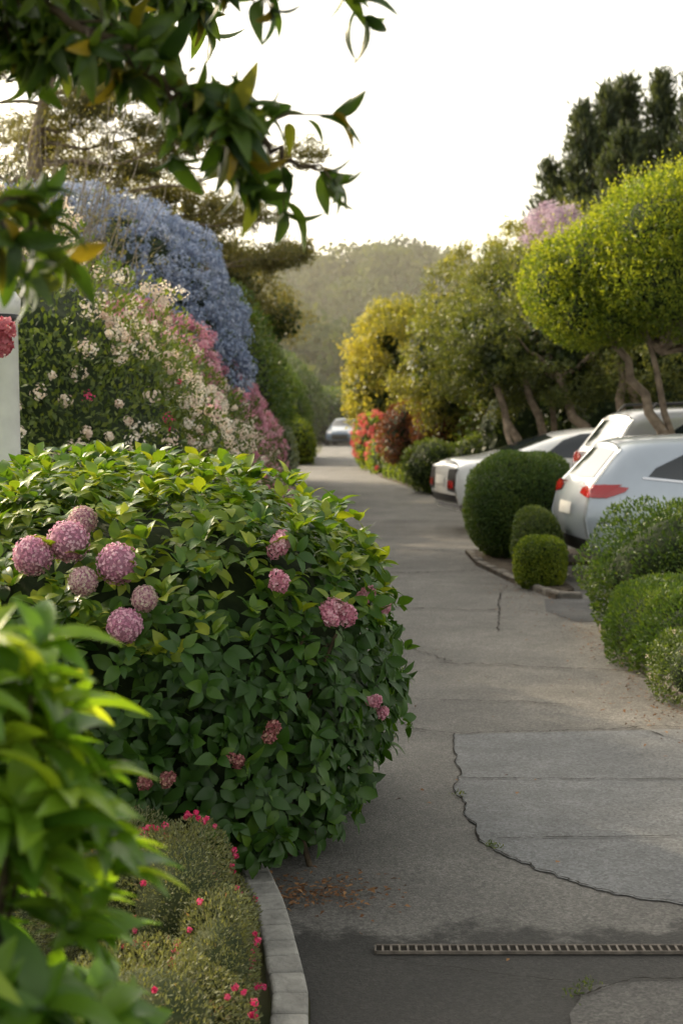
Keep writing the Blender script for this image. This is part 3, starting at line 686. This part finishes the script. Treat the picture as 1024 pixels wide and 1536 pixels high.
# ------------------------------------------------------------------ distant hill
def hz_(x,y):
    r1=17.5*math.exp(-((y-185)/38)**2)*(1+.08*math.sin(x*.11+1)+.07*math.sin(x*.29))
    r2=9*math.exp(-((y-125)/20)**2)*(1/(1+math.exp((x-1)/7)))
    r3=9*math.exp(-((y-120)/20)**2)*(1/(1+math.exp(-(x-14)/6)))
    return max(r1,r2,r3)-.3
xs=np.arange(-120,121,6);ys=np.arange(90,300,6);nx=len(xs)
V=[(x,y,hz_(x,y)-1.5) for y in ys for x in xs]
F=[(j*nx+i,j*nx+i+1,(j+1)*nx+i+1,(j+1)*nx+i) for j in range(len(ys)-1) for i in range(nx-1)]
hm=mesh_py('hill',V,F,noisemat('hill_mat',(.03,.045,.025),(.06,.075,.04),.3),smooth=True)
cr=[]
for i in range(640):
    y=random.uniform(98,192); x=random.uniform(-.16,.16)*y+random.uniform(-6,10)
    r=random.uniform(1.8,4.8); cr.append((x,y,hz_(x,y)+r*random.uniform(.1,.7),r,r,r*random.uniform(.6,1.1)))
cr=np.array(cr); per=260; n=len(cr)
off=unit(R.normal(size=(n,per,3))); off[...,2]=np.abs(off[...,2])*1.0-.25
pos=(cr[:,None,:3]+off*cr[:,None,3:6]*R.uniform(.75,1.05,(n,per,1))).reshape(-1,3); nn=off.reshape(-1,3)
tint=np.clip(np.repeat(R.random(n),per)*.6+.2+R.normal(size=n*per)*.06,0,1)
leaves('hillside_trees',pos,R.normal(size=pos.shape)+nn*.3,nn+R.normal(size=nn.shape)*.15,R.uniform(.5,1.0,len(pos)),.6,T_DIA,ML_hill,tint)
hb=boxes('haze',[(0,150,24,420,190,60)],None)
m,nt,N_,Lk=newmat('haze_air'); vs=N_.new('ShaderNodeVolumeScatter'); vs.inputs['Density'].default_value=.0013; vs.inputs['Anisotropy'].default_value=.35
vs.inputs['Color'].default_value=(1,.95,.82,1)
o=N_.new('ShaderNodeOutputMaterial'); Lk.new(vs.outputs[0],o.inputs['Volume'])
hb.data.materials.append(m)

# ------------------------------------------------------------------ cars
M_glass=plain('car_glass',(.015,.02,.025),.06,0,0,.9)
M_tire=plain('tyre',(.02,.02,.02),.8); M_rim=plain('alloy',(.5,.5,.52),.3,.9)
M_trim=plain('black_trim',(.015,.015,.016),.45); M_red=plain('tail_lamp_red',(.42,.012,.015),.12,0,1)
M_chrome=plain('chrome',(.7,.7,.72),.12,1); M_plate=plain('plate',(.6,.6,.58),.5); M_white_l=plain('lamp_clear',(.6,.6,.62),.1,.3)
def car(name,st,paint,loc,rot,feats,wheels,zs=1.0,wr_=.33,halfw=.88):
    V=[];F=[];ring=14
    def sec(s):
        xlo,xm,xb,xr,w,zb,zbelt,zr,wr=s
        zbelt*=zs; zr*=zs
        zm=zb+(zbelt-zb)*.55
        return [(xlo,0,zb),(xlo,w*.86,zb),(xlo*.5+xm*.5,w*.985,zb+.13),(xm,w,zm),(xb,w*.955,zbelt),(xr,wr+.03,zr-.055),(xr+.0,wr*.72,zr-.01),(xr,0,zr+.012)]
    S=[sec(s) for s in st]
    for p in S:
        V+=p+[(a,-b,c) for a,b,c in p[6:0:-1]]
    n=len(S)
    for i in range(n-1):
        for k in range(ring):
            k2=(k+1)%ring; F.append((i*ring+k,i*ring+k2,(i+1)*ring+k2,(i+1)*ring+k))
    for end,sg in((0,-1),(n-1,1)):
        b=end*ring; mids=[b]
        for lv_ in range(2,6):
            p=V[b+lv_]; mids.append(len(V)); V.append((p[0]+sg*.07,0,p[2]))
        mids.append(b+7)
        for r_ in range(5):
            pa,pb=b+1+r_,b+2+r_; na,nb=b+13-r_,b+12-r_
            f1=(pa,pb,mids[r_+1],mids[r_]); f2=(mids[r_],mids[r_+1],nb,na)
            if sg>0: f1=f1[::-1];f2=f2[::-1]
            F+=[f1,f2]
    body=mesh_py('body',V,F,paint,smooth=True)
    m=body.modifiers.new('s','SUBSURF'); m.levels=3; m.render_levels=3
    bpy.context.view_layer.update()
    dg=bpy.context.evaluated_depsgraph_get(); bv=BVHTree.FromObject(body,dg)
    parts=[body]
    def patch(nm,axis,bot,top,mat,off=.006,nu=16,nv=8):
        def samp(c,t):
            t*=len(c)-1; i=min(int(t),len(c)-2); f=t-i
            return c[i][0]*(1-f)+c[i+1][0]*f, c[i][1]*(1-f)+c[i+1][1]*f
        for side in ((1,-1) if axis=='y' else (1,)):
            V=[];F=[]
            for j in range(nv+1):
                for i in range(nu+1):
                    a=samp(bot,i/nu);b=samp(top,i/nu);t=j/nv
                    u=a[0]*(1-t)+b[0]*t; z=(a[1]*(1-t)+b[1]*t)*zs
                    if axis=='y': o_=Vector((u,3*side,z));d=Vector((0,-side,0))
                    elif axis=='r': o_=Vector((-2,u,z));d=Vector((1,0,0))
                    elif axis=='f': o_=Vector((8,u,z));d=Vector((-1,0,0))
                    h=bv.ray_cast(o_,d)
                    if h[0] is None: h=bv.find_nearest(Vector((u,side*.8,z)) if axis=='y' else Vector((.0 if axis=='r' else 4.2,u,z)))
                    nrm=h[1]
                    if nrm.dot(d)>0: nrm=-nrm
                    V.append(h[0]+nrm*off)
            for j in range(nv):
                for i in range(nu):
                    a=j*(nu+1)+i; F.append((a,a+1,a+nu+2,a+nu+1))
            parts.append(mesh_py(nm,V,F,mat,smooth=True))
    for f in feats: patch(*f)
    for wx in wheels:
        for sd in(1,-1):
            arc=[(wx-.40*math.cos(math.pi*i/12),(wr_+.39*math.sin(math.pi*i/12))/zs) for i in range(13)]
            flat=[(wx-.40+.8*i/12,.22/zs) for i in range(13)]
            if sd==1: patch('wheel_arch_shade','y',flat,arc,M_trim,.004,24,6)  # black patch on the body stands for the shaded wheel opening
            prof=[(.20,-.10),(.31,-.10),(.33,-.07),(.33,.07),(.31,.10),(.20,.10),(.19,.06)]
            V=[];F=[];sg=28
            for r_,h_ in prof:
                for k in range(sg): V.append((wx+r_*math.cos(2*math.pi*k/sg),sd*(halfw-.085)+h_*sd,wr_+r_*math.sin(2*math.pi*k/sg)))
            for i in range(len(prof)-1):
                for k in range(sg): F.append((i*sg+k,i*sg+(k+1)%sg,(i+1)*sg+(k+1)%sg,(i+1)*sg+k))
            parts.append(mesh_py('tyre',V,F,M_tire,smooth=True))
            V=[];F=[];yo=sd*(halfw-.01)
            for s5 in range(7):
                a=s5*2*math.pi/7; b=len(V)
                for r_,wd in((.03,.03),(.205,.022)):
                    for q in(-1,1): V.append((wx+r_*math.cos(a)-q*wd*math.sin(a),yo,wr_+r_*math.sin(a)+q*wd*math.cos(a)))
                F.append((b,b+1,b+3,b+2))
            b=len(V)
            for k in range(24):
                for r_ in(.185,.21): V.append((wx+r_*math.cos(k*math.pi/12),yo+.002*sd,wr_+r_*math.sin(k*math.pi/12)))
            for k in range(24): F.append((b+2*k,b+2*k+1,b+(2*k+3)%48,b+(2*k+2)%48))
            b=len(V); V+= [(wx+.05*math.cos(k*math.pi/6),yo+.004*sd,wr_+.05*math.sin(k*math.pi/6)) for k in range(12)]; F.append(tuple(range(b,b+12)))
            parts.append(mesh_py('rim',V,F,M_rim))
    e=bpy.data.objects.new(name,None); link(e)
    for p_ in parts: p_.parent=e
    e.location=loc; e.rotation_euler=(0,0,math.radians(rot))
    return e
hatch=[(.10,.0,.06,.40,.76,.30,.96,1.40,.54),(.22,.14,.22,.50,.85,.22,.99,1.45,.59),(.8,.8,.8,.9,.88,.2,.97,1.48,.61),(1.6,1.6,1.6,1.6,.88,.2,.94,1.49,.62),(2.4,2.4,2.4,2.25,.88,.2,.92,1.47,.61),(2.9,2.9,3.05,2.5,.88,.2,.91,1.42,.58),(3.3,3.3,3.3,3.3,.87,.2,.88,.97,.66),(3.9,3.9,3.85,3.85,.84,.22,.78,.86,.6),(4.15,4.2,4.12,4.08,.72,.28,.66,.74,.5)]
hf=[('side_window','y',[(.62,1.08),(1.2,1.02),(2.0,1.0),(2.98,.98)],[(.70,1.16),(1.15,1.36),(2.0,1.40),(2.55,1.34)],M_glass),
 ('window_pillar','y',[(1.52,1.0),(1.58,1.0)],[(1.50,1.39),(1.56,1.39)],M_trim,.010,2,8),
 ('window_trim','y',[(.56,1.055),(1.2,.995),(2.0,.975),(3.02,.955)],[(.56,1.075),(1.2,1.015),(2.0,.995),(3.02,.975)],M_chrome,.009,20,1),
 ('rear_window','r',[(-.52,1.06),(0,1.05),(.52,1.06)],[(-.46,1.33),(0,1.35),(.46,1.33)],M_glass),
 ('tail_lamp','y',[(.06,.88),(.2,.87),(.38,.93)],[(.06,.99),(.2,1.0),(.42,.97)],M_red,.012),
 ('tail_lamp_rear','r',[(.42,.90),(.60,.88),(.78,.87)],[(.42,.95),(.6,.98),(.78,1.0)],M_red,.014),
 ('tail_lamp_rear','r',[(-.42,.90),(-.60,.88),(-.78,.87)],[(-.42,.95),(-.6,.98),(-.78,1.0)],M_red,.014),
 ('plate','r',[(-.25,.68),(.25,.68)],[(-.25,.80),(.25,.80)],M_plate,.012),
 ('bumper_trim','r',[(-.68,.33),(.68,.33)],[(-.68,.46),(.68,.46)],M_trim,.01),
 ('door_gap','y',[(1.15,.30),(1.16,.30)],[(1.15,.98),(1.16,.98)],M_trim,.004,1,8),
 ('door_gap','y',[(2.1,.30),(2.11,.30)],[(2.1,.98),(2.11,.98)],M_trim,.004,1,8),
 ('bumper_seam','y',[(.1,.62),(.5,.66)],[(.1,.63),(.5,.67)],M_trim,.004,8,1),
 ('side_skirt','y',[(1.1,.24),(2.7,.24)],[(1.1,.31),(2.7,.31)],M_trim,.006),
 ('door_handle','y',[(1.28,.86),(1.44,.86)],[(1.28,.89),(1.44,.89)],M_chrome,.02,4,2),
 ('windscreen','f',[(-.62,1.0),(0,1.0),(.62,1.0)],[(-.5,1.36),(0,1.4),(.5,1.36)],M_glass),
 ('head_lamp','f',[(.45,.62),(.72,.66)],[(.42,.70),(.70,.78)],M_white_l,.01),('head_lamp','f',[(-.45,.62),(-.72,.66)],[(-.42,.70),(-.70,.78)],M_white_l,.01),
 ('grille','f',[(-.4,.34),(.4,.34)],[(-.45,.6),(.45,.6)],M_trim,.01)]
sedan=[(.10,.0,.03,.08,.74,.32,.90,.98,.58),(.22,.14,.16,.2,.84,.24,.94,1.03,.66),(.75,.75,.75,.75,.88,.2,.96,1.06,.67),(1.3,1.3,1.25,1.55,.88,.2,.96,1.36,.57),(1.9,1.9,1.9,2.1,.88,.2,.95,1.43,.60),(2.6,2.6,2.6,2.6,.88,.2,.93,1.43,.60),(3.0,3.0,3.15,2.85,.88,.2,.92,1.38,.57),(3.5,3.5,3.5,3.5,.87,.2,.9,.98,.66),(4.2,4.2,4.15,4.15,.84,.22,.8,.88,.6),(4.6,4.65,4.58,4.5,.72,.28,.68,.76,.5)]
sf=[('side_window','y',[(1.25,1.04),(1.8,1.02),(2.4,1.0),(3.05,.99)],[(1.6,1.26),(1.9,1.35),(2.4,1.37),(2.85,1.30)],M_glass),
 ('window_pillar','y',[(2.2,1.0),(2.27,1.0)],[(2.2,1.37),(2.26,1.37)],M_trim,.010,2,8),
 ('rear_window','r',[(-.52,1.12),(0,1.12),(.52,1.12)],[(-.46,1.3),(0,1.34),(.46,1.3)],M_glass),
 ('tail_lamp','r',[(.40,.58),(.72,.58)],[(.40,.88),(.72,.88)],M_trim,.012),('tail_lamp','r',[(-.40,.58),(-.72,.58)],[(-.40,.88),(-.72,.88)],M_trim,.012),
 ('tail_lamp_red','r',[(.44,.62),(.68,.62)],[(.44,.72),(.68,.72)],M_red,.018),('tail_lamp_red','r',[(-.44,.62),(-.68,.62)],[(-.44,.72),(-.68,.72)],M_red,.018),
 ('plate','r',[(-.25,.66),(.25,.66)],[(-.25,.78),(.25,.78)],M_plate,.012),
 ('bumper','r',[(-.72,.36),(.72,.36)],[(-.72,.42),(.72,.42)],M_chrome,.02),('bumper_trim','r',[(-.68,.43),(.68,.43)],[(-.68,.53),(.68,.53)],M_trim,.01),
 ('bumper_side','y',[(.08,.36),(.6,.36)],[(.08,.42),(.6,.42)],M_chrome,.012),
 ('door_gap','y',[(1.5,.30),(1.51,.30)],[(1.5,.98),(1.51,.98)],M_trim,.004,1,8),
 ('windscreen','f',[(-.62,1.02),(0,1.02),(.62,1.02)],[(-.5,1.34),(0,1.38),(.5,1.34)],M_glass),
 ('head_lamp','f',[(.45,.62),(.72,.66)],[(.42,.72),(.70,.78)],M_white_l,.01),('head_lamp','f',[(-.45,.62),(-.72,.66)],[(-.42,.72),(-.70,.78)],M_white_l,.01),
 ('grille','f',[(-.4,.34),(.4,.34)],[(-.45,.6),(.45,.6)],M_trim,.01)]
P_white=plain('white_paint',(.78,.78,.77),.25,0,1); P_silver=plain('silver_paint',(.42,.47,.54),.3,.3,1); P_grey=plain('grey_paint',(.40,.40,.41),.3,.3,1); P_blue=plain('blue_paint',(.10,.15,.22),.3,.3,1)
car('white_parked_car',sedan,P_white,(1.46,20.6,0),10,sf,[.95,3.7],zs=1.04)
car('silver_parked_car',hatch,P_silver,(2.33,14.65,0),4,hf,[.78,3.35])
c=car('grey_parked_suv',hatch,P_grey,(3.18,18.4,0),9,hf,[.78,3.35],zs=1.2)
for sd in(-1,1):
    t=tubes('roof_rail',[([(.6,sd*.56,1.71),(.7,sd*.56,1.81),(1.6,sd*.57,1.84),(2.3,sd*.55,1.81),(2.4,sd*.55,1.73)],.018)],M_trim); t.parent=c
car('parked_car',sedan,P_blue,(.55,79,0),-98,sf,[.95,3.7])
